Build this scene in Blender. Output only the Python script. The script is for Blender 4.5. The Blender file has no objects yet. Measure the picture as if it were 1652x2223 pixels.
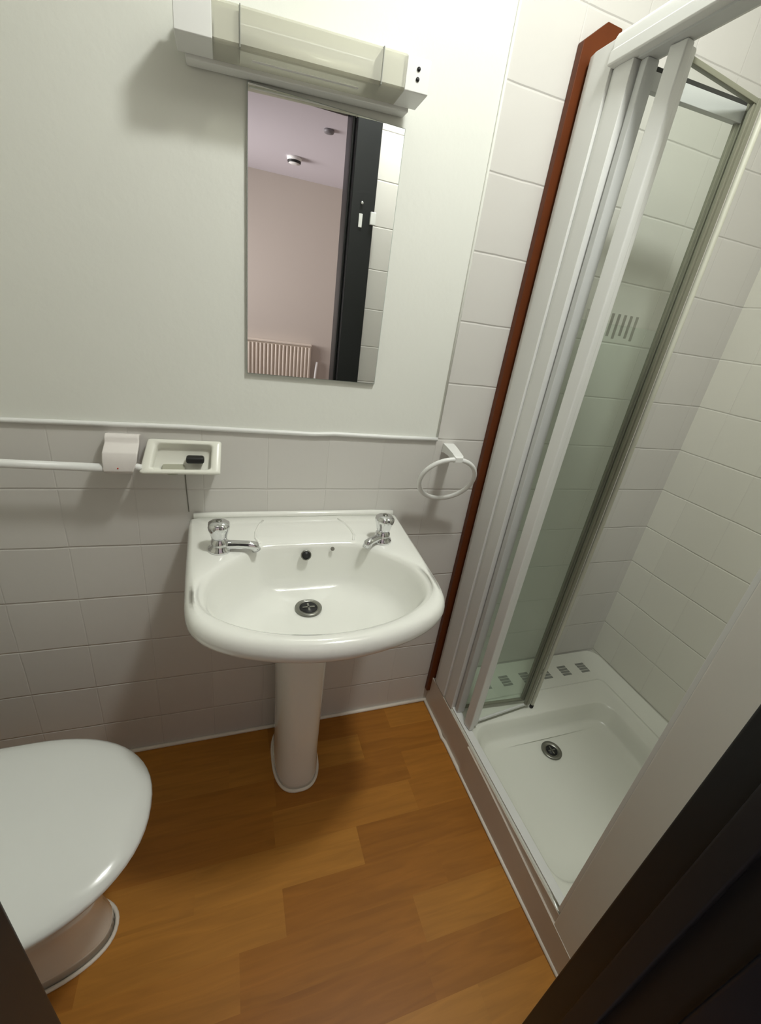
import bpy, bmesh, math, random
from mathutils import Vector, Matrix
random.seed(4)
S = bpy.context.scene
COL = S.collection
pi = math.pi

# ------------------------------------------------------------------ camera
F_PX, YAW, PITCH, ROLL = 931.068, 0.371595925, 0.430862926, 0.144422815
CAM = Vector((0.0, -1.04007943, 1.32599645))
fwd = Vector((math.sin(YAW)*math.cos(PITCH), math.cos(YAW)*math.cos(PITCH), -math.sin(PITCH)))
rt = Vector((math.cos(YAW), -math.sin(YAW), 0))
up = rt.cross(fwd)
r2 = rt*math.cos(ROLL) + up*math.sin(ROLL)
u2 = -rt*math.sin(ROLL) + up*math.cos(ROLL)
cd = bpy.data.cameras.new('camera')
cam = bpy.data.objects.new('camera', cd)
COL.objects.link(cam)
M = Matrix((r2, u2, -fwd)).transposed().to_4x4()
M.translation = CAM
cam.matrix_world = M
cd.sensor_fit = 'HORIZONTAL'
cd.sensor_width = 36.0
cd.lens = F_PX/1652*36.0
cd.clip_start = 0.01
S.camera = cam

# ------------------------------------------------------------------ light and exposure
vs = S.view_settings
vs.view_transform = 'Standard'; vs.look = 'None'; vs.gamma = 1.0; vs.use_curve_mapping = False
vs.exposure = 0.0
w = bpy.data.worlds.new('world'); S.world = w
w.use_nodes = True
w.node_tree.nodes['Background'].inputs[0].default_value = (0.75, 0.85, 1.0, 1)
w.node_tree.nodes['Background'].inputs[1].default_value = 1.2
LAMP = Vector((0.53, -0.69, 2.425))
LAMP_W, LAMP_COL = 2.8, (0.98, 1.0, 0.955)
LAMP_DOWN_W = 11.5
WINDOW_W, WINDOW_COL = 35.0, (1.0, 0.93, 0.92)

def area(name, loc, rot, size, sy, power, colr):
    l = bpy.data.lights.new(name, 'AREA'); l.shape = 'RECTANGLE'
    l.size = size; l.size_y = sy; l.energy = power; l.color = colr
    o = bpy.data.objects.new(name, l); o.location = loc; o.rotation_euler = rot
    COL.objects.link(o); return o
# daylight coming in at the bedroom window
wd = area('window_daylight', (-1.76, -3.15, 1.45), (0, -pi/2, 0), 1.0, 1.4, WINDOW_W, WINDOW_COL)
wd.data.spread = math.radians(84)   # beam narrowed on purpose to keep its light off the doorway

# ------------------------------------------------------------------ materials
def mat(name, col, rough=0.5, metal=0.0, spec=0.5, coat=0.0, noise=0.0, nscale=8.0, bump=0.0, bscale=60.0):
    m = bpy.data.materials.new(name); m.use_nodes = True
    nt = m.node_tree; b = nt.nodes['Principled BSDF']
    b.inputs['Base Color'].default_value = (*col, 1)
    b.inputs['Roughness'].default_value = rough
    b.inputs['Metallic'].default_value = metal
    b.inputs['Specular IOR Level'].default_value = spec
    b.inputs['Coat Weight'].default_value = coat
    b.inputs['Coat Roughness'].default_value = 0.06
    tc = nt.nodes.new('ShaderNodeTexCoord')
    if noise:
        n = nt.nodes.new('ShaderNodeTexNoise'); n.inputs['Scale'].default_value = nscale
        n.inputs['Detail'].default_value = 5
        mx = nt.nodes.new('ShaderNodeMix'); mx.data_type = 'RGBA'
        mx.inputs['A'].default_value = (*[c*(1-noise) for c in col], 1)
        mx.inputs['B'].default_value = (*[min(1, c*(1+noise)) for c in col], 1)
        nt.links.new(tc.outputs['Object'], n.inputs['Vector'])
        nt.links.new(n.outputs['Fac'], mx.inputs['Factor'])
        nt.links.new(mx.outputs['Result'], b.inputs['Base Color'])
    if bump:
        n2 = nt.nodes.new('ShaderNodeTexNoise'); n2.inputs['Scale'].default_value = bscale
        n2.inputs['Detail'].default_value = 4
        bp = nt.nodes.new('ShaderNodeBump'); bp.inputs['Strength'].default_value = bump
        bp.inputs['Distance'].default_value = 0.002
        nt.links.new(tc.outputs['Object'], n2.inputs['Vector'])
        nt.links.new(n2.outputs['Fac'], bp.inputs['Height'])
        nt.links.new(bp.outputs['Normal'], b.inputs['Normal'])
    return m

def tile_mat(name, axis, ox, oz, col, grout, size=0.15, rough=0.28):
    """square tiles; axis 'x' or 'y' is the horizontal run; a joint passes through ox, oz"""
    m = bpy.data.materials.new(name); m.use_nodes = True
    nt = m.node_tree; b = nt.nodes['Principled BSDF']; N = nt.nodes.new; L = nt.links.new
    tc = N('ShaderNodeTexCoord'); sp = N('ShaderNodeSeparateXYZ'); L(tc.outputs['Object'], sp.inputs[0])
    def math_(op, a, v=None, v2=None):
        n = N('ShaderNodeMath'); n.operation = op
        if isinstance(a, (int, float)): n.inputs[0].default_value = a
        else: L(a, n.inputs[0])
        for i, q in ((1, v), (2, v2)):
            if q is None: continue
            if isinstance(q, (int, float)): n.inputs[i].default_value = q
            else: L(q, n.inputs[i])
        return n.outputs[0]
    nz = N('ShaderNodeTexNoise'); nz.inputs['Scale'].default_value = 9; L(tc.outputs['Object'], nz.inputs['Vector'])
    wob = math_('MULTIPLY_ADD', nz.outputs['Fac'], 0.03, -0.015)
    def joint(s, off):
        a = math_('SUBTRACT', s, off); a = math_('DIVIDE', a, size)
        a = math_('ADD', a, wob)
        cell = math_('FLOOR', a)
        fr = math_('FRACT', a); d = math_('SUBTRACT', fr, 0.5); d = math_('ABSOLUTE', d)
        d = math_('SUBTRACT', 0.5, d); d = math_('MULTIPLY', d, size)      # distance to joint, m
        return d, cell
    du, cu = joint(sp.outputs['X' if axis == 'x' else 'Y'], ox)
    dv, cv = joint(sp.outputs['Z'], oz)
    mr = N('ShaderNodeMapRange'); mr.inputs['From Min'].default_value = 0.0; mr.inputs['From Max'].default_value = 0.0032
    L(dv, mr.inputs['Value'])
    mr2 = N('ShaderNodeMapRange'); mr2.inputs['From Min'].default_value = -0.003; mr2.inputs['From Max'].default_value = 0.0022
    L(du, mr2.inputs['Value'])
    h = math_('MINIMUM', mr.outputs[0], mr2.outputs[0])
    cmb = N('ShaderNodeCombineXYZ'); L(cu, cmb.inputs[0]); L(cv, cmb.inputs[1])
    wn = N('ShaderNodeTexWhiteNoise'); L(cmb.outputs[0], wn.inputs['Vector'])
    tone = N('ShaderNodeMix'); tone.data_type = 'RGBA'
    tone.inputs['A'].default_value = (*[c*0.97 for c in col], 1); tone.inputs['B'].default_value = (*[min(1, c*1.02) for c in col], 1)
    L(wn.outputs['Value'], tone.inputs['Factor'])
    mx = N('ShaderNodeMix'); mx.data_type = 'RGBA'
    mx.inputs['A'].default_value = (*grout, 1); L(tone.outputs['Result'], mx.inputs['B']); L(h, mx.inputs['Factor'])
    L(mx.outputs['Result'], b.inputs['Base Color'])
    n3 = N('ShaderNodeTexNoise'); n3.inputs['Scale'].default_value = 25; L(tc.outputs['Object'], n3.inputs['Vector'])
    hh = math_('MULTIPLY_ADD', n3.outputs['Fac'], 0.35, h)
    bp = N('ShaderNodeBump'); bp.inputs['Strength'].default_value = 0.55; bp.inputs['Distance'].default_value = 0.0025
    L(hh, bp.inputs['Height']); L(bp.outputs['Normal'], b.inputs['Normal'])
    b.inputs['Roughness'].default_value = rough
    b.inputs['Specular IOR Level'].default_value = 0.35
    return m

def plank_mat():
    m = bpy.data.materials.new('beech_laminate'); m.use_nodes = True
    nt = m.node_tree; b = nt.nodes['Principled BSDF']; N = nt.nodes.new; L = nt.links.new
    tc = N('ShaderNodeTexCoord'); sp = N('ShaderNodeSeparateXYZ'); L(tc.outputs['Object'], sp.inputs[0])
    def mth(op, a, v=None):
        n = N('ShaderNodeMath'); n.operation = op
        L(a, n.inputs[0])
        if v is not None:
            if isinstance(v, (int, float)): n.inputs[1].default_value = v
            else: L(v, n.inputs[1])
        return n.outputs[0]
    row = mth('FLOOR', mth('DIVIDE', mth('ADD', sp.outputs['Y'], 0.187+0.945), 0.0945))
    rn = N('ShaderNodeTexWhiteNoise'); rn.noise_dimensions = '1D'; L(row, rn.inputs['W'])
    xx = mth('ADD', mth('DIVIDE', sp.outputs['X'], 0.42), mth('MULTIPLY', rn.outputs['Value'], 7.3))
    cell = mth('FLOOR', xx)
    cb = N('ShaderNodeCombineXYZ'); L(row, cb.inputs[0]); L(cell, cb.inputs[1])
    wn = N('ShaderNodeTexWhiteNoise'); L(cb.outputs[0], wn.inputs['Vector'])
    ramp = N('ShaderNodeValToRGB'); e = ramp.color_ramp
    e.elements[0].position = 0; e.elements[0].color = (0.355, 0.137, 0.020, 1)
    e.elements[1].position = 1; e.elements[1].color = (0.50, 0.222, 0.038, 1)
    k = e.elements.new(0.45); k.color = (0.42, 0.168, 0.025, 1)
    L(wn.outputs['Value'], ramp.inputs[0])
    mp = N('ShaderNodeMapping'); mp.inputs['Scale'].default_value = (3.2, 34, 1); L(tc.outputs['Object'], mp.inputs['Vector'])
    ad = N('ShaderNodeVectorMath'); ad.operation = 'ADD'; L(mp.outputs[0], ad.inputs[0]); L(wn.outputs['Color'], ad.inputs[1])
    gn = N('ShaderNodeTexNoise'); gn.inputs['Scale'].default_value = 1.6; gn.inputs['Detail'].default_value = 6
    gn.inputs['Distortion'].default_value = 0.8; L(ad.outputs[0], gn.inputs['Vector'])
    mr = N('ShaderNodeMapRange'); mr.inputs['From Min'].default_value = 0.3; mr.inputs['From Max'].default_value = 0.7
    mr.inputs['To Min'].default_value = 0.86; mr.inputs['To Max'].default_value = 1.12; L(gn.outputs['Fac'], mr.inputs['Value'])
    mx = N('ShaderNodeVectorMath'); mx.operation = 'SCALE'; L(ramp.outputs[0], mx.inputs[0]); L(mr.outputs[0], mx.inputs['Scale'])
    # thin joint at the ends and sides of each block
    L(mx.outputs[0], b.inputs['Base Color'])
    b.inputs['Roughness'].default_value = 0.42
    b.inputs['Specular IOR Level'].default_value = 0.28
    return m

def glass_mat(name, tint, rough=0.0, density=1.0, fr=1.3):
    m = bpy.data.materials.new(name); m.use_nodes = True
    nt = m.node_tree; nt.nodes.clear(); N = nt.nodes.new; L = nt.links.new
    out = N('ShaderNodeOutputMaterial'); t = N('ShaderNodeBsdfTransparent'); t.inputs[0].default_value = (*tint, 1)
    g = N('ShaderNodeBsdfGlossy'); g.inputs['Roughness'].default_value = 0.03+rough
    mx = N('ShaderNodeMixShader'); mx.inputs[0].default_value = 0.03; L(t.outputs[0], mx.inputs[1]); L(g.outputs[0], mx.inputs[2])
    last = mx.outputs[0]
    if density < 1:
        d = N('ShaderNodeBsdfDiffuse'); d.inputs[0].default_value = (*tint, 1)
        m2 = N('ShaderNodeMixShader'); m2.inputs[0].default_value = density
        L(d.outputs[0], m2.inputs[1]); L(last, m2.inputs[2]); last = m2.outputs[0]
    L(last, out.inputs[0])
    return m

def emis(name, col, s):
    m = bpy.data.materials.new(name); m.use_nodes = True
    b = m.node_tree.nodes['Principled BSDF']
    b.inputs['Base Color'].default_value = (*col, 1)
    b.inputs['Emission Color'].default_value = (*col, 1); b.inputs['Emission Strength'].default_value = s
    return m

TZ, TX = 1.033, 0.539
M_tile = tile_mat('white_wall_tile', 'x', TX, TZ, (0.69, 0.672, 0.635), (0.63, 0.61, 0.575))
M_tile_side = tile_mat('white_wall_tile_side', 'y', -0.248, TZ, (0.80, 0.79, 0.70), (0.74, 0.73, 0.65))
M_plaster = mat('painted_plaster', (0.815, 0.825, 0.765), 0.6, noise=0.02, nscale=3, bump=0.25, bscale=55)
M_ceil = mat('ceiling_paint', (0.85, 0.85, 0.82), 0.8)
M_floor = plank_mat()
M_caulk = mat('white_sealant', (0.86, 0.80, 0.70), 0.45, noise=0.06, nscale=30)
M_kerb = mat('painted_kerb_board', (0.65, 0.57, 0.48), 0.45, noise=0.04, nscale=20)
M_nib = mat('painted_nib_wall', (0.80, 0.785, 0.73), 0.5, noise=0.03, nscale=6)
M_china = mat('white_china', (0.87, 0.875, 0.82), 0.12, spec=0.5, coat=0.4)
M_tray = mat('shower_tray_acrylic', (0.84, 0.85, 0.765), 0.25, coat=0.2, noise=0.015, nscale=5)
M_seat = mat('toilet_seat_plastic', (0.80, 0.82, 0.785), 0.16, coat=0.3)
M_chrome = mat('chrome', (0.72, 0.73, 0.74), 0.12, metal=1.0)
M_chrome_dull = mat('dull_steel', (0.28, 0.28, 0.25), 0.35, metal=1.0)
M_hollow_shade = mat('hollow_shade', (0.42, 0.42, 0.33), 0.4)  # plastic darkened to stand for shade in the dish hollow
M_dark = mat('black_void', (0.012, 0.012, 0.012), 0.5)
M_frame = mat('white_powder_coated_aluminium', (0.80, 0.805, 0.78), 0.35)
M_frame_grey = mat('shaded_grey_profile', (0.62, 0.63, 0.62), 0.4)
M_olive = mat('aged_olive_grey_frame', (0.25, 0.25, 0.185), 0.4, noise=0.03, nscale=40)
M_pvc = mat('ivory_plastic', (0.86, 0.86, 0.77), 0.3)
M_pvc2 = mat('white_plastic', (0.84, 0.845, 0.82), 0.35)
M_bracket = mat('pinkish_white_bracket', (0.78, 0.74, 0.71), 0.45, noise=0.04, nscale=60)
M_mahog = mat('mahogany_stain', (0.122, 0.029, 0.006), 0.36, spec=0.3, noise=0.22, nscale=22)
M_navy = mat('dark_navy_gloss_paint', (0.013, 0.016, 0.024), 0.35, spec=0.4)
M_char = mat('charcoal_gloss_paint', (0.012, 0.0135, 0.014), 0.4, spec=0.4)
M_char2 = mat('charcoal_stop_paint', (0.018, 0.0175, 0.0185), 0.45, spec=0.4)
M_mirror = mat('mirror_silver', (0.90, 0.91, 0.90), 0.0, metal=1.0)
M_mirror_edge = mat('mirror_ground_edge', (0.42, 0.46, 0.42), 0.3)
M_glass = glass_mat('green_tinted_glass', (0.972, 0.985, 0.972))
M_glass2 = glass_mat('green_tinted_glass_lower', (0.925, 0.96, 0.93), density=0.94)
M_bars = glass_mat('translucent_bar', (0.93, 0.93, 0.92), density=0.93)
M_slot = mat('grey_grille', (0.27, 0.28, 0.25), 0.5)
M_bed = mat('bedroom_pink_paint', (0.62, 0.565, 0.505), 0.75)
M_bedceil = mat('bedroom_ceiling_paint', (0.68, 0.64, 0.68), 0.8)
M_carpet = mat('bedroom_carpet', (0.25, 0.2, 0.2), 0.95, noise=0.2, nscale=60)
M_rad = mat('radiator_enamel', (0.80, 0.72, 0.62), 0.4)
M_post = mat('cream_hinge_seal', (0.60, 0.60, 0.50), 0.5)
M_red = mat('hot_tap_red', (0.6, 0.05, 0.03), 0.4)
M_crack = mat('dark_grout_crack', (0.20, 0.19, 0.16), 0.8)

def acrylic_mat():
    m = bpy.data.materials.new('yellowed_acrylic_diffuser'); m.use_nodes = True
    nt = m.node_tree; b = nt.nodes['Principled BSDF']
    b.inputs['Base Color'].default_value = (0.72, 0.715, 0.62, 1)
    b.inputs['Roughness'].default_value = 0.3
    tr = nt.nodes.new('ShaderNodeBsdfTransparent'); tr.inputs[0].default_value = (0.95, 0.945, 0.87, 1)
    mx = nt.nodes.new('ShaderNodeMixShader'); mx.inputs[0].default_value = 0.55
    nt.links.new(tr.outputs[0], mx.inputs[1]); nt.links.new(b.outputs[0], mx.inputs[2])
    nt.links.new(mx.outputs[0], nt.nodes['Material Output'].inputs[0])
    return m
M_diff = acrylic_mat()

# ------------------------------------------------------------------ mesh helpers
def obj(name, bm, m, parent=None, smooth=False, bevel=0.0, seg=2):
    me = bpy.data.meshes.new(name)
    bmesh.ops.recalc_face_normals(bm, faces=bm.faces)
    bm.to_mesh(me); bm.free()
    o = bpy.data.objects.new(name, me); COL.objects.link(o)
    me.materials.append(m)
    if smooth:
        for p in me.polygons: p.use_smooth = True
    if bevel:
        b = o.modifiers.new('bevel', 'BEVEL'); b.width = bevel; b.segments = seg; b.limit_method = 'ANGLE'
        for p in me.polygons: p.use_smooth = True
        wn = o.modifiers.new('wn', 'WEIGHTED_NORMAL'); wn.keep_sharp = True
    if parent: o.parent = parent
    return o
def box(bm, x0, x1, y0, y1, z0, z1):
    vv = [bm.verts.new((x, y, z)) for x in (x0, x1) for y in (y0, y1) for z in (z0, z1)]
    for f in ((0,1,3,2), (4,6,7,5), (0,4,5,1), (2,3,7,6), (0,2,6,4), (1,5,7,3)):
        bm.faces.new([vv[i] for i in f])
    return vv
def boxes(name, lst, m, parent=None, bevel=0.0, seg=2):
    bm = bmesh.new()
    for b in lst: box(bm, *b)
    return obj(name, bm, m, parent, bevel=bevel, seg=seg)
def prism(name, poly, y0, y1, m, parent=None, axis='y', bevel=0.0):
    bm = bmesh.new()
    def P(a, b, t):
        return {'y': (a, t, b), 'x': (t, a, b), 'z': (a, b, t)}[axis]
    A = [bm.verts.new(P(a, b, y0)) for a, b in poly]; B = [bm.verts.new(P(a, b, y1)) for a, b in poly]
    bm.faces.new(A); bm.faces.new(B[::-1])
    n = len(poly)
    for i in range(n): bm.faces.new((A[i], A[(i+1) % n], B[(i+1) % n], B[i]))
    return obj(name, bm, m, parent, bevel=bevel)
def loft(name, rings, m, parent=None, closed=True, cap0=True, cap1=True, smooth=True, bm=None, ret=False):
    bm = bm or bmesh.new()
    V = [[bm.verts.new(p) for p in r] for r in rings]
    n = len(rings[0])
    for a, b in zip(V[:-1], V[1:]):
        for i in range(n if closed else n-1):
            bm.faces.new((a[i], a[(i+1) % n], b[(i+1) % n], b[i]))
    if cap0: bm.faces.new(V[0][::-1])
    if cap1: bm.faces.new(V[-1])
    if ret: return bm
    return obj(name, bm, m, parent, smooth=smooth)
def circ(c, r, ax=(0, 0, 1), n=28, ry=None):
    ax = Vector(ax).normalized(); a = ax.orthogonal().normalized(); b = ax.cross(a)
    c = Vector(c); ry = ry or r
    return [c + a*math.cos(2*pi*i/n)*r + b*math.sin(2*pi*i/n)*ry for i in range(n)]
def lathe(name, c, prof, m, parent=None, ax=(0, 0, 1), n=32, cap0=True, cap1=True, smooth=True, bm=None, ret=False):
    c = Vector(c); d = Vector(ax).normalized()
    return loft(name, [circ(c + d*z, max(r, 1e-4), ax, n) for r, z in prof], m, parent, cap0=cap0, cap1=cap1, smooth=smooth, bm=bm, ret=ret)
def tube(pts, r, n=14, bm=None, closed=False):
    bm = bm or bmesh.new(); pts = [Vector(p) for p in pts]; V = []
    k = len(pts); rr = r if isinstance(r, (list, tuple)) else [r]*k
    a = None
    for i, p in enumerate(pts):
        if closed: t = (pts[(i+1) % k] - pts[i-1]).normalized()
        else: t = (pts[min(i+1, k-1)] - pts[max(i-1, 0)]).normalized()
        if a is None: a = t.orthogonal().normalized()
        a = (a - t*a.dot(t)).normalized(); b = t.cross(a)
        V.append([bm.verts.new(p + a*math.cos(2*pi*j/n)*rr[i] + b*math.sin(2*pi*j/n)*rr[i]) for j in range(n)])
    for i in range(k if closed else k-1):
        A, B = V[i], V[(i+1) % k]
        for j in range(n): bm.faces.new((A[j], A[(j+1) % n], B[(j+1) % n], B[j]))
    if not closed: bm.faces.new(V[0][::-1]); bm.faces.new(V[-1])
    return bm
def thing(name, label, cat, loc=(0, 0, 0), group=None):
    o = bpy.data.objects.new(name, None); COL.objects.link(o)
    o.empty_display_size = 0.05
    o['label'] = label; o['category'] = cat
    if group: o['group'] = group
    o['_base'] = 0
    del o['_base']
    BASES.append((o, Vector(loc)))
    return o
BASES = []
def settle():
    """put every Empty at its thing's base without moving the parts"""
    for o, loc in BASES:
        for ch in [c for c in bpy.data.objects if c.parent == o]:
            ch.matrix_parent_inverse = Matrix.Translation(-loc)
        o.location = loc
def tag(o, label, cat, group=None):
    o['label'] = label; o['category'] = cat
    if group: o['group'] = group
    return o
def struct(o):
    o['kind'] = 'structure'; return o
def rrect(x0, x1, y0, y1, r, z, n=6):
    P = []
    for cx, cy, a0 in ((x1-r, y1-r, 0), (x0+r, y1-r, pi/2), (x0+r, y0+r, pi), (x1-r, y0+r, 1.5*pi)):
        for i in range(n+1):
            a = a0 + pi/2*i/n
            P.append((cx+r*math.cos(a), cy+r*math.sin(a), z))
    return P

# ================================================================== SETTING
YB = 0.0            # back wall face
XK = 0.700          # face of shower kerb
XR = 1.478          # right wall face
YN = -0.735         # shower side of the nib wall
YF = -0.925         # front wall, bathroom face
XL = -0.86          # left wall face
H = 2.54
DL, DR = -0.107, 0.452   # doorway
YO = -1.03          # front wall, bedroom face
struct(boxes('floor', [(XL-.1, XR+.1, YO, 0.1, -0.1, 0.0)], M_floor))
struct(boxes('ceiling', [(XL-.1, XR+.1, YO, 0.1, H, H+.08)], M_ceil))
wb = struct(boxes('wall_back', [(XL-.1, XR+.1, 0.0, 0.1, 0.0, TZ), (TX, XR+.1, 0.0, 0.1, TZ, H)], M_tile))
boxes('plaster_panel', [(XL-.1, TX, 0.002, 0.1, TZ, H)], M_plaster, wb)
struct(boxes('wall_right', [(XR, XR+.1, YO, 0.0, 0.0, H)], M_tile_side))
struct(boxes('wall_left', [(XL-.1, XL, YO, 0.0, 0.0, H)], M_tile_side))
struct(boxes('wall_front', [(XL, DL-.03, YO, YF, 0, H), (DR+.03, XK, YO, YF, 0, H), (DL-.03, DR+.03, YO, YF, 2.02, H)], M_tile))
struct(boxes('wall_shower', [(XK-.004, XR, YO, YN, 0, H)], M_nib, bevel=0.003))
# sealant beads
bm = tube([(XL, -0.004, 0.004), (-0.3, -0.005, 0.004), (0.1, -0.004, 0.005), (0.4, -0.005, 0.004), (XK, -0.004, 0.005)], 0.0065, 8)
struct(obj('trim_1', bm, M_caulk, smooth=True))
bm = tube([(XK-.004, 0, 0.003), (XK-.004, -.14, .003), (XK-.008, -.17, 0.003), (XK-.004, -.19, .003), (XK-.006, -.5, 0.004), (XK-.004, -.88, .003)], 0.0062, 8)
struct(obj('trim_2', bm, M_caulk, smooth=True))
bm = tube([(XL, 0.000, TZ+.002), (-.45, -0.003, TZ+.001), (-.1, -0.002, TZ+.003), (.2, -0.003, TZ), (.25, -.003, TZ+.003), (.4, -.003, TZ+.001), (TX, -0.003, TZ+.001)], 0.0055, 8)
struct(obj('trim_3', bm, M_pvc2, smooth=True))
bm = tube([(TX, 0.001, TZ), (TX, 0.001, 1.5), (TX, 0.001, H)], 0.0035, 8)
struct(obj('trim_4', bm, M_plaster, smooth=True))
bm = tube([(-0.1005, -0.0005, 0.945), (-0.0995, -0.0005, 0.885), (-0.097, -0.0005, 0.823)], 0.0013, 6)
obj('joint_crack', bm, M_crack, wb)
# kerb board carrying the tray
kb = struct(boxes('trim_5', [(XK, 0.7036, YN, 0.0, 0.0, 0.131)], M_kerb, bevel=0.003))
bm = bmesh.new()    # thin board planted on the kerb; its top edge falls away towards the nib wall
pts = [(-.30, .128), (-.42, .124), (-.53, .116), (-.64, .106), (-.80, .092), (-.88, .085)]
A = [bm.verts.new((XK-.0055, y, z)) for y, z in pts]; B = [bm.verts.new((XK+.0005, y, z)) for y, z in pts]
A0 = [bm.verts.new((XK-.0055, y, 0.006)) for y, z in pts]
for i in range(len(pts)-1):
    bm.faces.new((A[i], A[i+1], B[i+1], B[i])); bm.faces.new((A0[i], A0[i+1], A[i+1], A[i]))
obj('fascia_strip', bm, M_kerb, kb)

# doorway lining
dr = bpy.data.objects.new('door_1', None); COL.objects.link(dr); dr['kind'] = 'structure'
def lean(o):        # the whole lining stands slightly out of plumb
    for v in o.data.vertices: v.co.y -= .0185*v.co.z
    return o
YA = -0.8705
for s, xj in ((1, DR), (-1, DL)):
    x0, x1 = (xj, xj+.095) if s > 0 else (xj-.095, xj)
    lean(boxes('architrave', [(x0, x1, YF-.001, YA, 0.002, 2.09)], M_char, dr, bevel=0.004))
    x0, x1 = (xj+.001, xj+.03) if s > 0 else (xj-.03, xj-.001)
    lean(boxes('jamb', [(x0, x1, -.932, -.905, 0.002, 2.02)], M_char, dr, bevel=0.002))
    x0, x1 = (xj+.012, xj+.03) if s > 0 else (xj-.03, xj-.012)
    lean(boxes('rebate', [(x0, x1, -.978, -.931, 0.002, 2.02)], M_dark, dr))  # recess coloured black, its shadow put into the paint
    x0, x1 = (xj, xj+.07) if s > 0 else (xj-.07, xj)
    lean(boxes('outer_architrave', [(x0, x1, -1.045, -.9735, 0.002, 2.02)], M_navy, dr, bevel=0.004))
    if s > 0:
        lean(boxes('door_stop', [(xj-.010, xj+.001, -0.934, -0.906, 0.002, 2.005)], M_char2, dr, bevel=0.003))
lean(boxes('door_head', [(DL, DR, -1.045, YF-.001, 1.99, 2.02), (DL-.095, DR+.095, YF-.001, YA, 2.0, 2.09)], M_char, dr, bevel=0.003))
YP = YA-.0185*1.65
boxes('keep_plate', [(.486, .500, YP-.001, YP+.004, 1.615, 1.66)], M_pvc2, dr, bevel=0.001)
boxes('keep_plate', [(.53, .552, YP-.001, YP+.012, 1.63, 1.672)], M_pvc2, dr, bevel=0.002)
lathe('screw_head', (.494, YP+.001, 1.695), [(0.006, 0), (0.005, .003), (0.002, .0045)], M_chrome, dr, ax=(0, 1, 0), n=14)

# bedroom beyond the doorway
struct(boxes('wall_bedroom_far', [(-1.9, 2.6, -4.1, -4.0, 0, 2.42)], M_bed))
struct(boxes('wall_bedroom_right', [(2.5, 2.6, -4.0, -1.0, 0, 2.42)], M_bed))
struct(boxes('wall_bedroom_near', [(-1.9, XL-.1, YO-.05, YO, 0, 2.42), (XR+.1, 2.6, YO-.05, YO, 0, 2.42), (XL-.1, DL-.03, YO-.03, YO, 0, 2.42), (DR+.03, XR+.1, YO-.03, YO, 0, 2.42), (DL-.03, DR+.03, YO-.03, YO, 2.02, 2.42)], M_bed))
struct(boxes('wall_bedroom_left', [(-1.9, -1.8, -4.0, -1.0, 0, .9), (-1.9, -1.8, -4.0, -1.0, 2.0, 2.42), (-1.9, -1.8, -2.15, -1.0, .9, 2.0), (-1.9, -1.8, -4.0, -3.65, .9, 2.0)], M_bed))
struct(boxes('floor_bedroom', [(-1.9, 2.6, -4.1, YO, -.1, 0)], M_carpet))
struct(boxes('ceiling_bedroom', [(-1.9, 2.6, -4.1, YO, 2.36, 2.44)], M_bedceil))
wf = struct(boxes('window_1', [(-1.87, -1.82, -3.65, -3.6, .9, 2.0), (-1.87, -1.82, -2.2, -2.15, .9, 2.0), (-1.87, -1.82, -3.6, -2.2, .9, .95), (-1.87, -1.82, -3.6, -2.2, 1.95, 2.0), (-1.87, -1.82, -2.92, -2.88, .95, 1.95)], M_pvc2))
boxes('window_pane', [(-1.848, -1.842, -3.6, -2.92, .95, 1.95), (-1.848, -1.842, -2.88, -2.2, .95, 1.95)], M_glass, wf)

# ================================================================== SHOWER TRAY
t = thing('shower_tray', 'off-white square shower tray behind the raised kerb, tiled walls on two sides', 'shower tray', (1.09, -.37, 0))
ZT = 0.135
X0, X1, Y0, Y1 = XK+.004, XR-.001, YN+.001, -0.001
rings = [rrect(X0, X1, Y0, Y1, .006, 0.02), rrect(X0, X1, Y0, Y1, .006, ZT-.010), rrect(X0+.001, X1-.001, Y0+.002, Y1-.001, .045, ZT-.007), rrect(X0+.004, X1-.004, Y0+.002, Y1-.004, .045, ZT-.001), rrect(X0+.008, X1-.008, Y0+.004, Y1-.008, .045, ZT),
         rrect(X0+.02, X1-.095, Y0+.01, Y1-.150, .025, ZT), rrect(X0+.0205, X1-.0965, Y0+.012, Y1-.1515, .025, ZT-.005),
         rrect(X0+.021, X1-.106, Y0+.012, Y1-.161, .025, ZT-.0055), rrect(X0+.0215, X1-.108, Y0+.014, Y1-.163, .025, ZT-.002),
         rrect(.736, 1.322, Y0+.03, -.238, .055, ZT-.004), rrect(.742, 1.314, Y0+.04, -.243, .055, ZT-.009), rrect(.752, 1.302, Y0+.05, -.251, .055, ZT-.032),
         rrect(.763, 1.290, Y0+.06, -.262, .055, ZT-.056), rrect(.772, 1.280, Y0+.068, -.271, .055, ZT-.064), rrect(.80, 1.25, Y0+.11, -.295, .05, ZT-.067),
         [(1.015+.05*math.cos(a), -.338+.05*math.sin(a), ZT-.0715) for a in [pi/4*0+ (2*pi*(i+.5)/28 - pi*0) for i in range(28)]]]
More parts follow.
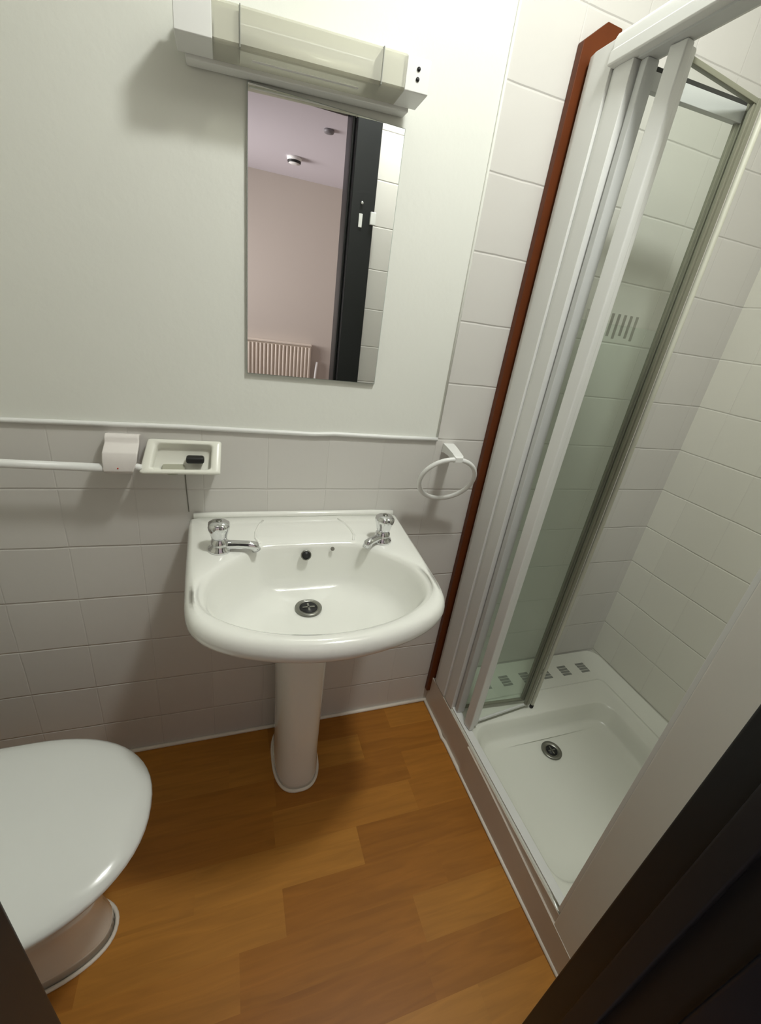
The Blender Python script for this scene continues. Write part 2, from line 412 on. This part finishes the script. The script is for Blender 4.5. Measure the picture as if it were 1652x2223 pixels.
# align ring start of the last loop with the rounded rectangles (they start at angle 0 of the +x,+y corner)
obj_tray = loft('tray_body', rings, M_tray, t)
mdt = obj_tray.modifiers.new('b', 'EDGE_SPLIT'); mdt.split_angle = math.radians(50)
dn = lathe('drain', (1.015, -.338, ZT-.0695), [(0.034, 0), (0.034, .003), (0.030, .0045), (0.021, .0035), (0.019, .001)], M_chrome_dull, t, n=32)
lathe('drain_opening', (1.015, -.338, ZT-.0680), [(0.019, 0), (0.019, .0012)], M_dark, dn, n=24)
boxes('drain_cross', [(1.001, 1.029, -.340, -.336, ZT-.0672, ZT-.0655), (1.013, 1.017, -.352, -.324, ZT-.0672, ZT-.0655)], M_chrome_dull, dn)
for k in range(6):
    x = 0.880 + .0922*k; bm = bmesh.new()
    for j in range(4):
        y = -.112 + j*.0125; x_ = x - (.0)
        vv = box(bm, x_-.020, x_+.020, y, y+.0098, ZT-.0004, ZT+.0009)
    obj('grip_pad', bm, M_slot, t)

# ================================================================== MAHOGANY BATTEN
bt = prism('timber_batten', [(.687, .066), (.775, .066), (.775, 1.897), (.771, 1.912), (.734, 1.913), (.687, 1.874)], -0.018, -0.0005, M_mahog, axis='y', bevel=0.0015)
tag(bt, 'narrow mahogany-stained upright batten with chamfered top between tiles and white shower frame', 'batten')

# ================================================================== SHOWER DOOR
sd = thing('shower_door', 'white framed folding glass shower door, folded back beside the mahogany batten', 'shower door', (.72, -.12, ZT))
ZH = 1.803
# wall profile: stepped section extruded upwards
def upright(name, poly, z0, z1, m, parent, bevel=0.0012):
    return prism(name, poly, z0, z1, m, parent, axis='z', bevel=bevel)
upright('wall_profile', [(.714, -.0185), (.745, -.0185), (.745, -.108), (.699, -.108), (.699, -.050), (.704, -.030)], ZT+.001, 1.848, M_frame, sd)
upright('adjusting_profile', [(.706, -.108), (.736, -.108), (.736, -.162), (.703, -.162), (.702, -.126), (.703, -.118)], ZT+.001, ZH, M_frame, sd)
# header rail
prism('header_rail', [(.690, ZH), (.745, ZH), (.745, ZH+.048), (.696, ZH+.048), (.692, ZH+.040), (.692, ZH+.024), (.688, ZH+.021), (.688, ZH+.002)], YN, -.110, M_frame, sd, axis='y', bevel=.001)
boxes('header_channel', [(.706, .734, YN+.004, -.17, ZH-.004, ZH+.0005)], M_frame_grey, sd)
boxes('sill_strip', [(.7085, .732, YN+.004, -.155, ZT+.0004, ZT+.0045)], M_frame, sd, bevel=.001)

boxes('nib_profile', [(XK, .735, YN+.0005, YN+.009, ZT+.005, ZH+.04)], M_frame, sd, bevel=.001)
# near leaf: from the leading stile to the hinge post
zb, zt = ZT+.018, 1.792
def build_leaf(P0, P1, lead_w, mlead, bars):
    d = Vector((P1[0]-P0[0], P1[1]-P0[1], 0)); Ln = d.length; d.normalize(); nrm = Vector((-d.y, d.x, 0))
    e = bpy.data.objects.new('folding_panel', None); COL.objects.link(e); e.parent = sd
    def part(nm, a, m, bevel=0.001):
        bm = bmesh.new()
        for q in a:
            for v in box(bm, *q):
                c = v.co.copy(); v.co = Vector((P0[0], P0[1], 0)) + d*c.x + nrm*c.y + Vector((0, 0, c.z))
        return obj(nm, bm, m, e, bevel=bevel)
    part('hinge_stile', [(Ln-.013, Ln, -.007, .007, zb, zt), (Ln-.020, Ln-.013, -.004, .004, zb, zt)], M_olive)
    if bars:
        part('top_rail', [(lead_w, Ln-.012, -.005, .005, zt-.009, zt)], M_olive)
        part('bottom_rail', [(lead_w, Ln-.012, -.003, .003, zb-.006, zb+.003)], M_frame)
        part('bottom_seal', [(lead_w, Ln-.012, -.002, .002, zb-.012, zb-.006)], M_olive)
    else:
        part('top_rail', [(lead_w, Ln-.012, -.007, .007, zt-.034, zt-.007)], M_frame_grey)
        part('top_seal', [(lead_w, Ln-.012, -.006, .006, zt-.007, zt)], M_dark, 0)
        part('bottom_rail', [(lead_w, Ln-.012, -.005, .005, zb-.002, zb+.006)], M_olive)
    if bars:
        part('leading_stile', [(-.004, lead_w*.45, -.019, .014, ZT+.006, ZH-.004), (lead_w*.45, lead_w, -.013, .008, ZT+.012, ZH-.006)], mlead, .003)
    else:
        part('pivot_stile', [(-.002, lead_w, -.010, .008, ZT+.006, ZH-.004)], mlead, .002)
    part('glass_upper', [(lead_w-.004, Ln-.023, -.002, .002, 1.372, zt-.006)], M_glass, 0)
    part('glass_lower', [(lead_w-.004, Ln-.023, -.002, .002, zb+.012, 1.372)], M_glass if bars else M_glass2, 0)
    if not bars:
        part('pane_bars', [(x, x+.007, -.0034, -.0024, 1.350-.004*(i % 3), 1.394) for i, x in enumerate([lead_w+.012+.017*k for k in range(9)])], M_bars, 0)  # row of small translucent upright bars on the pane
    return e
HX, HY = .985, -.203
build_leaf((.722, -.240), (HX-.002, HY-.006), .032, M_frame, True)
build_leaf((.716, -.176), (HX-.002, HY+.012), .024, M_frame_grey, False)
hp = lathe('hinge_post', (HX+.014, HY-.010, ZT+.012), [(0.0055, 0), (0.0062, .004), (0.0062, 1.66), (0.005, 1.663)], M_post, sd, n=18)
lathe('hinge_pin', (HX+.014, HY-.010, ZT+.0008), [(0.007, 0), (0.007, .008), (0.004, .012)], M_dark, hp, n=14)
lathe('hinge_pin', (HX+.014, HY-.010, 1.809), [(0.004, 0), (0.009, .002), (0.009, .009), (0.003, .012)], M_dark, hp, n=14)

# ================================================================== WASHBASIN
wbn = thing('washbasin', 'white ceramic pedestal washbasin with two chrome taps under the mirror', 'washbasin', (.177, -.24, 0))
CX, CY, ZR = .176, -.285, .812
NB = 120
def outer(th):       # plan outline: straight back at the wall, bowed front with rounded corners
    pts = OUT
    return ray_hit(pts, th)
def ray_hit(poly, th, cx=CX, cy=CY):
    dx, dy = math.cos(th), math.sin(th); best = 0
    n = len(poly)
    for i in range(n):
        ax, ay = poly[i][0]-cx, poly[i][1]-cy; bx, by = poly[(i+1) % n][0]-cx, poly[(i+1) % n][1]-cy
        ex, ey = bx-ax, by-ay; den = dx*ey - dy*ex
        if abs(den) < 1e-12: continue
        tt = (ax*ey - ay*ex)/den; ss = (ax*dy - ay*dx)/den
        if tt > 0 and -1e-6 <= ss <= 1+1e-6: best = max(best, tt)
    return best
def smooth_poly(P, it=3):
    for _ in range(it):
        Q = []
        n = len(P)
        for i in range(n):
            a, b = P[i], P[(i+1) % n]
            Q += [(a[0]*.75+b[0]*.25, a[1]*.75+b[1]*.25), (a[0]*.25+b[0]*.75, a[1]*.25+b[1]*.75)]
        P = Q
    return P
half = [(.262, -.002), (.274, -.002), (.2745, -.02), (.270, -.12), (.2665, -.22), (.262, -.30), (.258, -.37), (.243, -.415), (.205, -.452), (.145, -.482), (.07, -.502), (0, -.508)]
OUT = smooth_poly([(CX+a, b) for a, b in half] + [(CX-a, b) for a, b in half[::-1][1:]], 3)
ih = [(0, -.158), (.09, -.158), (.125, -.166), (.155, -.200), (.195, -.236), (.222, -.275), (.232, -.325), (.222, -.372), (.185, -.412), (.12, -.447), (.05, -.463), (0, -.466)]
INN = smooth_poly([(CX+a, b) for a, b in ih] + [(CX-a, b) for a, b in ih[::-1][1:-1]], 3)
ths = [2*pi*i/NB for i in range(NB)]
RO = [ray_hit(OUT, t_) for t_ in ths]; RI = [ray_hit(INN, t_) for t_ in ths]
def ring(f): 
    return [(CX+math.cos(t_)*f(i)[0], CY+math.sin(t_)*f(i)[0], f(i)[1]) for i, t_ in enumerate(ths)]
def backness(i):     # 1 where the ring is against the wall
    return 1.0 if math.sin(ths[i])*RO[i] > .26 else 0.0
def und(scale, drop, z):      # underside shrinks towards the pedestal but stays on the wall at the back
    P = []
    for i, t_ in enumerate(ths):
        x = CX+math.cos(t_)*RO[i]; y = CY+math.sin(t_)*RO[i]
        px, py = .177, -.13
        nx = px+(x-px)*scale; ny = py+(y-py)*scale
        if y > -.03: ny = min(y, max(ny, y*.9))
        P.append((nx, min(ny, -.0015), z))
    return P
def rimring(k, z):
    P = []
    for i, t_ in enumerate(ths):
        r = RI[i]+(RO[i]-RI[i])*k
        P.append((CX+math.cos(t_)*r, min(CY+math.sin(t_)*r, -.0015), z))
    return P
def off(d, z):
    return [(CX+math.cos(t_)*(RO[i]-d), min(CY+math.sin(t_)*(RO[i]-d), -.0015), z) for i, t_ in enumerate(ths)]
def offi(d, z):
    return [(CX+math.cos(t_)*(RI[i]-d), CY+math.sin(t_)*(RI[i]-d), z) for i, t_ in enumerate(ths)]
DX, DY, ZD = .168, -.240, .683
def bowl(s, z):
    P = []
    for i, t_ in enumerate(ths):
        x = CX+math.cos(t_)*RI[i]; y = CY+math.sin(t_)*RI[i]
        P.append((DX+(x-DX)*s, DY+(y-DY)*s, z))
    return P
def bowl2(sb, sf, dz):
    P = []
    for i, t_ in enumerate(ths):
        x = CX+math.cos(t_)*RI[i]; y = CY+math.sin(t_)*RI[i]
        k = min(1, max(0, math.sin(t_)*1.6-.35)); k = k*k*(3-2*k); sc = sb*k+sf*(1-k)
        P.append((DX+(x-DX)*sc, DY+(y-DY)*sc, ZR-dz))
    return P
rings = [und(.36, 0, .645), und(.50, 0, .658), und(.68, 0, .690), und(.82, 0, .722), und(.91, 0, .746), und(.962, 0, .764), off(.0035, .776), off(0, .784), off(.0, .792), off(.0025, .801), off(.0075, .8085), off(.015, ZR),
         rimring(.55, ZR+.0005), rimring(.25, ZR-.0005), offi(-.009, ZR-.002), offi(-.002, ZR-.006)]
for dz, sb, sf in zip([.014, .028, .045, .066, .086, .100, .110, .117, .122, .1265, .1305], [.985, .965, .94, .91, .875, .83, .75, .60, .42, .25, .12], [.985, .968, .945, .912, .868, .81, .72, .60, .45, .28, .12]):
    rings.append(bowl2(sb, sf, dz))
loft('basin_bowl', rings, M_china, wbn)
# upstand along the wall and the shallow ledge outline between the taps
bm = tube([(CX-.262, -.008, ZR+.002), (CX-.2, -.008, ZR+.0035), (CX+.2, -.008, ZR+.0035), (CX+.262, -.008, ZR+.002)], .0085, 12)
obj('upstand', bm, M_china, wbn, smooth=True)
bm = tube([(.078, -.035, ZR-.0015), (.066, -.060, ZR-.0012), (.056, -.095, ZR-.0012), (.054, -.125, ZR-.0012), (.062, -.150, ZR-.002)], .0032, 8)
obj('ledge_rim', bm, M_china, wbn, smooth=True)
bm = tube([(.272, -.035, ZR-.0015), (.284, -.060, ZR-.0012), (.292, -.095, ZR-.0012), (.294, -.125, ZR-.0012), (.286, -.150, ZR-.002)], .0032, 8)
obj('ledge_rim', bm, M_china, wbn, smooth=True)
wdr = lathe('drain', (DX, DY, ZD+.0012), [(0.031, 0), (0.031, .003), (0.027, .0045), (0.021, .0030), (0.0205, .001)], M_chrome_dull, wbn, n=32)
lathe('drain_opening', (DX, DY, ZD+.0027), [(0.0205, 0), (0.0205, .0014)], M_dark, wdr, n=24)
boxes('drain_cross', [(DX-.014, DX+.014, DY-.0022, DY+.0022, ZD+.0042, ZD+.0056), (DX-.0022, DX+.0022, DY-.014, DY+.014, ZD+.0042, ZD+.0056)], M_chrome_dull, wdr)
ovf = lathe('overflow', (.167, -.1715, .787), [(0.0125, 0), (0.0125, .0022), (0.0105, .003)], M_chrome_dull, wbn, ax=(0, -.94, .34), n=24)
lathe('overflow_opening', (.167, -.1738, .7880), [(0.0102, 0), (0.0102, .0012)], M_dark, ovf, ax=(0, -.94, .34), n=24)
lathe('chain_stay_hole', (.231, -.1662, .798), [(0.0048, 0), (0.0048, .0022), (0.002, .0026)], M_crack, wbn, ax=(0, -.94, .34), n=14)
# pedestal
def sq(hw, y0, y1, z, e=2.6, n=56):
    P = []
    cy = (y0+y1)/2; hy = (y1-y0)/2
    for i in range(n):
        a = 2*pi*i/n; c, s = math.cos(a), math.sin(a)
        P.append((.182+hw*math.copysign(abs(c)**(2/e), c), cy+hy*math.copysign(abs(s)**(2/e), s), z))
    return P
loft('pedestal', [sq(.066, -.238, -.012, .002), sq(.066, -.238, -.012, .03), sq(.064, -.234, -.012, .06), sq(.0635, -.230, -.012, .12), sq(.066, -.220, -.012, .30), sq(.071, -.206, -.012, .48), sq(.080, -.204, -.012, .60), sq(.092, -.21, -.012, .66)], M_china, wbn)
bm = tube([Vector(p)+Vector((0, 0, .002)) for p in sq(.0675, -.240, -.011, .002)], .0055, 8, closed=True)
obj('sealant_bead', bm, M_caulk, wbn, smooth=True)

def tap(cx, cy, ang, ln):
    d = Vector((math.cos(ang), math.sin(ang), 0))
    bm = lathe('t', (cx, cy, ZR-.001), [(0.0235, 0), (0.0245, .003), (0.0235, .007), (0.0195, .010), (0.0185, .018), (0.018, .024), (0.0145, .028), (0.0125, .034)], M_chrome, n=28, ret=True)
    base = Vector((cx, cy, ZR+.0135))
    tube([base, base+d*.02+Vector((0, 0, .0)), base+d*(ln*.55)+Vector((0, 0, .001)), base+d*(ln*.82)+Vector((0, 0, .001)), base+d*ln+Vector((0, 0, -.001)), base+d*(ln+.004)+Vector((0, 0, -.012))], [.0115, .0105, .0095, .0095, .0108, .0100], 18, bm)
    b = obj('tap', bm, M_chrome, wbn, smooth=True)
    prof = [(0.0125, .028), (0.0165, .031), (0.0180, .037), (0.0200, .045), (0.0232, .053), (0.0240, .059), (0.0228, .065), (0.0175, .069), (0.010, .071), (0.004, .0715)]
    n = 48; R = []
    for r, z in prof:
        ro = []
        for i in range(n):
            a = 2*pi*i/n; fl = 1 - .10*max(0, math.cos(a*4))**2*(1 if .012 < r else 0)
            ro.append((cx+math.cos(a)*r*fl, cy+math.sin(a)*r*fl, ZR+z))
        R.append(ro)
    kb_ = loft('tap_knob', R, M_chrome, b)
    lathe('tap_indice', (cx, cy, ZR+.0712), [(0.006, 0), (0.006, .0015), (0.004, .002)], M_chrome_dull, b, n=16)
tap(-.024, -.172, math.radians(-8), .074)
tap(.357, -.160, math.radians(-146), .056)

# ================================================================== TOILET
to = thing('toilet', 'white toilet with rounded closed lid, cut off by the left door edge', 'toilet', (-.42, -.46, 0))
TCY = -.452
def egg(x0, x1, hw, z, cy=TCY, n=64, e=2.25):
    """x0 back (square-ish), x1 rounded nose pointing +x"""
    P = []
    L_ = x1-x0; xm = x0 + L_*.48
    for i in range(n):
        a = 2*pi*i/n; c, s = math.cos(a), math.sin(a)
        if c >= 0: x = xm+(x1-xm)*abs(c)**(2/2.15)
        else: x = xm-(xm-x0)*abs(c)**(2/3.4)
        P.append((x, cy+hw*math.copysign(abs(s)**(2/(e if c >= 0 else 3.0)), s), z))
    return P
loft('pan', [egg(-.70, -.262, .088, .002, -.445), egg(-.70, -.264, .086, .04, -.445), egg(-.70, -.275, .082, .10, -.445), egg(-.70, -.262, .092, .20), egg(-.70, -.225, .125, .28), egg(-.70, -.190, .160, .34), egg(-.70, -.178, .172, .375), egg(-.70, -.180, .17, .383)], M_china, to)
bm = tube([Vector(p) for p in egg(-.70, -.258, .092, .004, -.445)], .0045, 8, closed=True)
obj('sealant_bead', bm, M_caulk, to, smooth=True)
loft('seat', [egg(-.61, -.170, .176, .385), egg(-.61, -.166, .180, .388), egg(-.61, -.166, .180, .397), egg(-.61, -.169, .177, .400)], M_seat, to)
lid = [egg(-.61, -.163, .178, .4005), egg(-.61, -.157, .184, .404), egg(-.61, -.154, .187, .410), egg(-.61, -.156, .185, .4165), egg(-.608, -.163, .178, .4225), egg(-.605, -.180, .163, .428), egg(-.60, -.21, .137, .4325), egg(-.59, -.27, .09, .4355), egg(-.55, -.34, .04, .437)]
loft('lid', lid, M_seat, to)
for sy in (-.07, .07): lathe('lid_hinge', (-.614, TCY+sy, .402), [(.010, 0), (.012, .002), (.012, .03)], M_chrome, to, n=16)
boxes('cistern', [(XL+.001, -.655, TCY-.20, TCY+.20, .384, .74)], M_china, to, bevel=.02, seg=4)
boxes('cistern_lid', [(XL+.001, -.645, TCY-.21, TCY+.21, .741, .775)], M_china, to, bevel=.012, seg=4)

# ================================================================== MIRROR
mi = thing('mirror', 'tall frameless rectangular wall mirror under the shaver light', 'mirror', (.189, -.002, 1.166))
boxes('glass', [(.0405, .3375, -.0062, -.0050, 1.1675, 1.6585)], M_mirror, mi)
boxes('edge', [(.039, .339, -.0050, .0015, 1.166, 1.660)], M_mirror_edge, mi)

# ================================================================== SHAVER LIGHT
sl = thing('shaver_light', 'yellowed white strip light with clear cover above the mirror', 'wall light', (.138, 0, 1.69))
def tiltpart(o):
    o.matrix_parent_inverse = Matrix.Identity(4); return o
def zc(x, z): return z + (x-.138)*.047
def lbox(name, x0, x1, y0, y1, z0, z1, m, par, bevel=.002):
    bm = bmesh.new()
    for v in box(bm, x0, x1, y0, y1, z0, z1): v.co.z = zc(v.co.x, v.co.z)
    return obj(name, bm, m, par, bevel=bevel)
ZA, ZB = 1.6765, 1.7225
lbox('backplate', -.058, .332, -.030, -.0002, ZA-.0095, ZB+.010, M_pvc2, sl)
# end caps with a sloping foot towards the wall
def cap(x0, x1):
    bm = bmesh.new()
    poly = [(-.090, ZA), (-.090, ZB), (-.082, ZB+.004), (-.030, ZB+.004), (-.030, ZA-.004), (-.082, ZA-.001)]
    A = [bm.verts.new((x0, y, zc(x0, z))) for y, z in poly]; B = [bm.verts.new((x1, y, zc(x1, z))) for y, z in poly]
    bm.faces.new(A); bm.faces.new(B[::-1])
    for i in range(6): bm.faces.new((A[i], A[(i+1) % 6], B[(i+1) % 6], B[i]))
    return obj('end_cap', bm, M_pvc2, sl, bevel=.0015)
cap(-.069, -.015)
rc = cap(.300, .345)
for z in (1.7075, 1.694):
    lathe('socket_hole', (.322, -.0915, zc(.322, z)-.0), [(0.0032, 0), (0.0032, .0012)], M_dark, rc, ax=(0, 1, 0), n=12)
bm = bmesh.new()   # clear cover, an open trough
poly = [(-.031, ZB+.0035), (-.084, ZB+.003), (-.0895, ZB-.002), (-.0895, ZA+.003), (-.085, ZA-.001), (-.031, ZA-.0035)]
A = [bm.verts.new((-.015, y, zc(-.015, z))) for y, z in poly]; B = [bm.verts.new((.300, y, zc(.3, z))) for y, z in poly]
for i in range(5): bm.faces.new((A[i], A[i+1], B[i+1], B[i]))
obj('diffuser', bm, M_diff, sl)
for x in (.0255, .257):
    lbox('cover_band', x-.0008, x+.0008, -.0905, -.034, ZA-.0012, ZB+.002, M_slot, sl, 0)
lbox('lamp_holder', -.013, .0245, -.080, -.031, ZA+.004, ZB-.002, M_pvc2, sl)
lbox('lamp_holder', .258, .299, -.080, -.031, ZA+.004, ZB-.002, M_pvc2, sl)
lbox('cover_highlight', .045, .225, -.0625, -.0565, ZA-.0040, ZA-.0022, M_pvc2, sl, .0005)  # pale strip standing for the bright line of light under the cover
bm = tube([(.026, -.058, zc(.026, 1.693)), (.257, -.058, zc(.257, 1.693))], .010, 16)
obj('fluorescent_tube', bm, mat('opal_tube', (.86, .86, .80), .3), sl, smooth=True)

# ================================================================== SOAP DISH, TOWEL BAR, RING
dish = thing('soap_dish', 'ivory wall-mounted soap dish with raised rim, beside the white rail', 'soap dish', (-.10, 0, .95))
# outer shell: frame leaning back to the wall; corners of the rim plane
TLc, TRc = Vector((-.170, -.010, 1.009)), Vector((-.0175, -.010, 1.008))
BLc, BRc = Vector((-.186, -.060, .946)), Vector((-.021, -.060, .946))
def bil(u, v): return (TLc*(1-u)+TRc*u)*(1-v) + (BLc*(1-u)+BRc*u)*v
nrm = (TRc-TLc).cross(BLc-TLc).normalized()
if nrm.y > 0: nrm = -nrm
def rim_ring(m_, dpt, r=.08, n=5, foot=None):
    P = []
    for cu, cv, a0 in ((1-m_-r, m_+r, -pi/2), (1-m_-r, 1-m_-r, 0), (m_+r, 1-m_-r, pi/2), (m_+r, m_+r, pi)):
        for i in range(n+1):
            a = a0+pi/2*i/n
            u, v = cu+r*math.cos(a), cv+r*math.sin(a)
            q = bil(min(max(u, 0), 1), min(max(v, 0), 1)) - nrm*dpt
            P.append(q)
    return P
outer_wall = [Vector((p.x*.94-.006, 0.0005, min(p.z, 1.006)*.9+.09)) for p in rim_ring(0, 0, .05)]
rings = [outer_wall, rim_ring(0, .006, .05), rim_ring(0, .001, .05), rim_ring(.015, -.001, .05), rim_ring(.10, -.001, .06), rim_ring(.125, .001, .07)]
inner = rim_ring(.135, .006, .08)
def drop(P, k):
    out = []
    for p in P:
        q = Vector(p); q.y = q.y*(1-k)+(-.004)*k if q.y > -.033 else q.y*(1-k*.35)+(-.004)*k*.35
        q.z = q.z - (.012*k if q.z > .975 else .006*k)
        out.append(q)
    return out
rings += [inner, drop(inner, .5), drop(inner, 1.0)]
loft('dish_body', rings, M_pvc, dish, cap0=True, cap1=True)
lathe('drain_hollow', (-.120, -.036, .9500), [(0.024, 0), (0.024, .0012), (.020, .0016)], M_hollow_shade, dish, ax=(0, -.35, .94), n=28)  # darker disc, the shade of the hollow put into its colour
rz = boxes('soap', [(-.093, -.055, -.044, -.022, .963, .978)], M_dark, bevel=.005, seg=3)
tag(rz, 'small black block lying in the ivory soap dish', 'soap')
bm = tube([(-.060, -.040, .949), (-.044, -.044, .951)], .0045, 8)

rail = thing('towel_rail', 'white plastic rail on the tiles, running out of frame at the left', 'rail', (-.26, 0, .96))
bm = tube([(-.76, -.06, .968), (-.5, -.06, .9655), (-.245, -.06, .957)], .0088, 18)
obj('bar', bm, M_pvc2, rail, smooth=True)
def brk(xo):
    bm = bmesh.new()
    poly = [(0.0, 1.016), (-.020, 1.021), (-.030, 1.016), (-.034, 1.004), (-.062, .992), (-.070, .975), (-.071, .952), (-.060, .944), (-.020, .944), (0.0, .948)]
    A = [bm.verts.new((xo, y, z)) for y, z in poly]; B = [bm.verts.new((xo+.066-.012*(z < .97), y, z)) for y, z in poly]
    bm.faces.new(A); bm.faces.new(B[::-1])
    n = len(poly)
    for i in range(n): bm.faces.new((A[i], A[(i+1) % n], B[(i+1) % n], B[i]))
    return obj('bracket', bm, M_bracket, rail, bevel=.003)
b1 = brk(-.250)
b2 = brk(-.79)
lathe('screw_cap', (-.222, -.0705, .960), [(.0015, 0), (.0015, .001)], M_red, b1, ax=(0, -1, 0), n=10)
lathe('end_plug', (-.196, -.052, .957), [(.0075, 0), (.0075, .010), (.005, .016)], M_pvc2, b1, ax=(1, 0, 0), n=14)

tr = thing('towel_ring', 'white plastic towel ring on the tiles between basin and mahogany batten', 'towel ring', (.565, 0, 1.01))
a_, b_ = -.087, -.455
n_ = Vector((math.sin(a_)*math.cos(b_), -math.cos(a_)*math.cos(b_), math.sin(b_)))
e1 = n_.cross(Vector((0, 0, 1))).normalized(); e2 = n_.cross(e1)
rc_ = Vector((.554, -.073, .943))
bm = tube([rc_+.0765*(math.cos(2*pi*k/64)*e1+math.sin(2*pi*k/64)*e2) for k in range(64)], .0062, 12, closed=True)
obj('ring', bm, M_pvc2, tr, smooth=True)
bm = bmesh.new()
sec = [((.577, -.0005, 1.010), .016, .013), ((.575, -.015, 1.012), .016, .011), ((.569, -.05, 1.013), .0145, .009), ((.561, -.085, 1.013), .013, .009), ((.556, -.106, 1.012), .013, .009), ((.5555, -.113, 1.012), .010, .006)]
loft('bracket', [[(c[0]+sx*hx, c[1], c[2]+sz*hz) for sx, sz in ((-1, -1), (1, -1), (1, 1), (-1, 1))] for c, hx, hz in sec], M_pvc2, tr, smooth=False)

# ================================================================== CEILING LAMP (above the frame)
cl = thing('ceiling_light', 'round white bathroom ceiling lamp above the basin and shower', 'ceiling light', (LAMP.x, LAMP.y, H))
lathe('lamp_base', (LAMP.x, LAMP.y, H-.03), [(.10, 0), (.11, .01), (.11, .0295)], M_pvc2, cl)
lathe('lamp_glass', (LAMP.x, LAMP.y, H-.095), [(.015, 0), (.05, .006), (.08, .022), (.095, .045), (.098, .064)], emis('lamp_glow', LAMP_COL, 4.0), cl)
ld = bpy.data.lights.new('lamp_light', 'POINT'); ld.energy = LAMP_W; ld.color = LAMP_COL; ld.shadow_soft_size = .07
lo = bpy.data.objects.new('lamp_light', ld); lo.location = LAMP - Vector((0, 0, .045)); COL.objects.link(lo)
dl = area('lamp_downlight', LAMP - Vector((0, 0, .0)), (0, 0, 0), .17, .17, LAMP_DOWN_W, LAMP_COL); dl.data.shape = 'DISK'

# ================================================================== BEDROOM THINGS SEEN IN THE MIRROR
ra = thing('radiator', 'cream ribbed panel radiator seen in the mirror, low on the bedroom wall', 'radiator', (.5, -4.0, .3))
boxes('panel', [(.02, .86, -3.965, -3.945, .30, .90)], M_rad, ra, bevel=.006)
bm = bmesh.new()
for k in range(21):
    x = .04+.0395*k; box(bm, x, x+.020, -3.946, -3.930, .33, .88)
obj('ribs', bm, M_rad, ra, bevel=.005)
boxes('top_grille', [(.02, .86, -3.995, -3.925, .895, .915)], M_rad, ra, bevel=.004)
boxes('wall_bracket', [(.15, .18, -3.999, -3.966, .4, .8)], M_rad, ra)
boxes('wall_bracket', [(.70, .73, -3.999, -3.966, .4, .8)], M_rad, ra)
bm = tube([(.865, -3.955, .40), (.90, -3.955, .42), (.915, -3.95, .50), (.925, -3.95, .66), (.935, -3.96, .74)], .013, 10)
obj('valve_pipe', bm, M_pvc2, ra, smooth=True)
sm = thing('smoke_detector', 'dark-vented round smoke detector reflected in the mirror, on bedroom ceiling', 'smoke detector', (.53, -3.35, 2.36))
lathe('body', (.53, -3.35, 2.313), [(.02, 0), (.045, .006), (.05, .02), (.058, .03), (.06, .0465)], M_pvc2, sm)
lathe('vent_band', (.53, -3.35, 2.316), [(.049, .004), (.0535, .012), (.0535, .02), (.049, .021)], M_dark, sm)
rs = lathe('ceiling_rose', (.65, -2.55, 2.338), [(.012, 0), (.03, .004), (.034, .012), (.034, .0215)], mat('grey_plastic', (.22, .21, .22), .5))
tag(rs, 'small grey round ceiling fitting reflected near the top of the mirror', 'ceiling fitting')

settle()
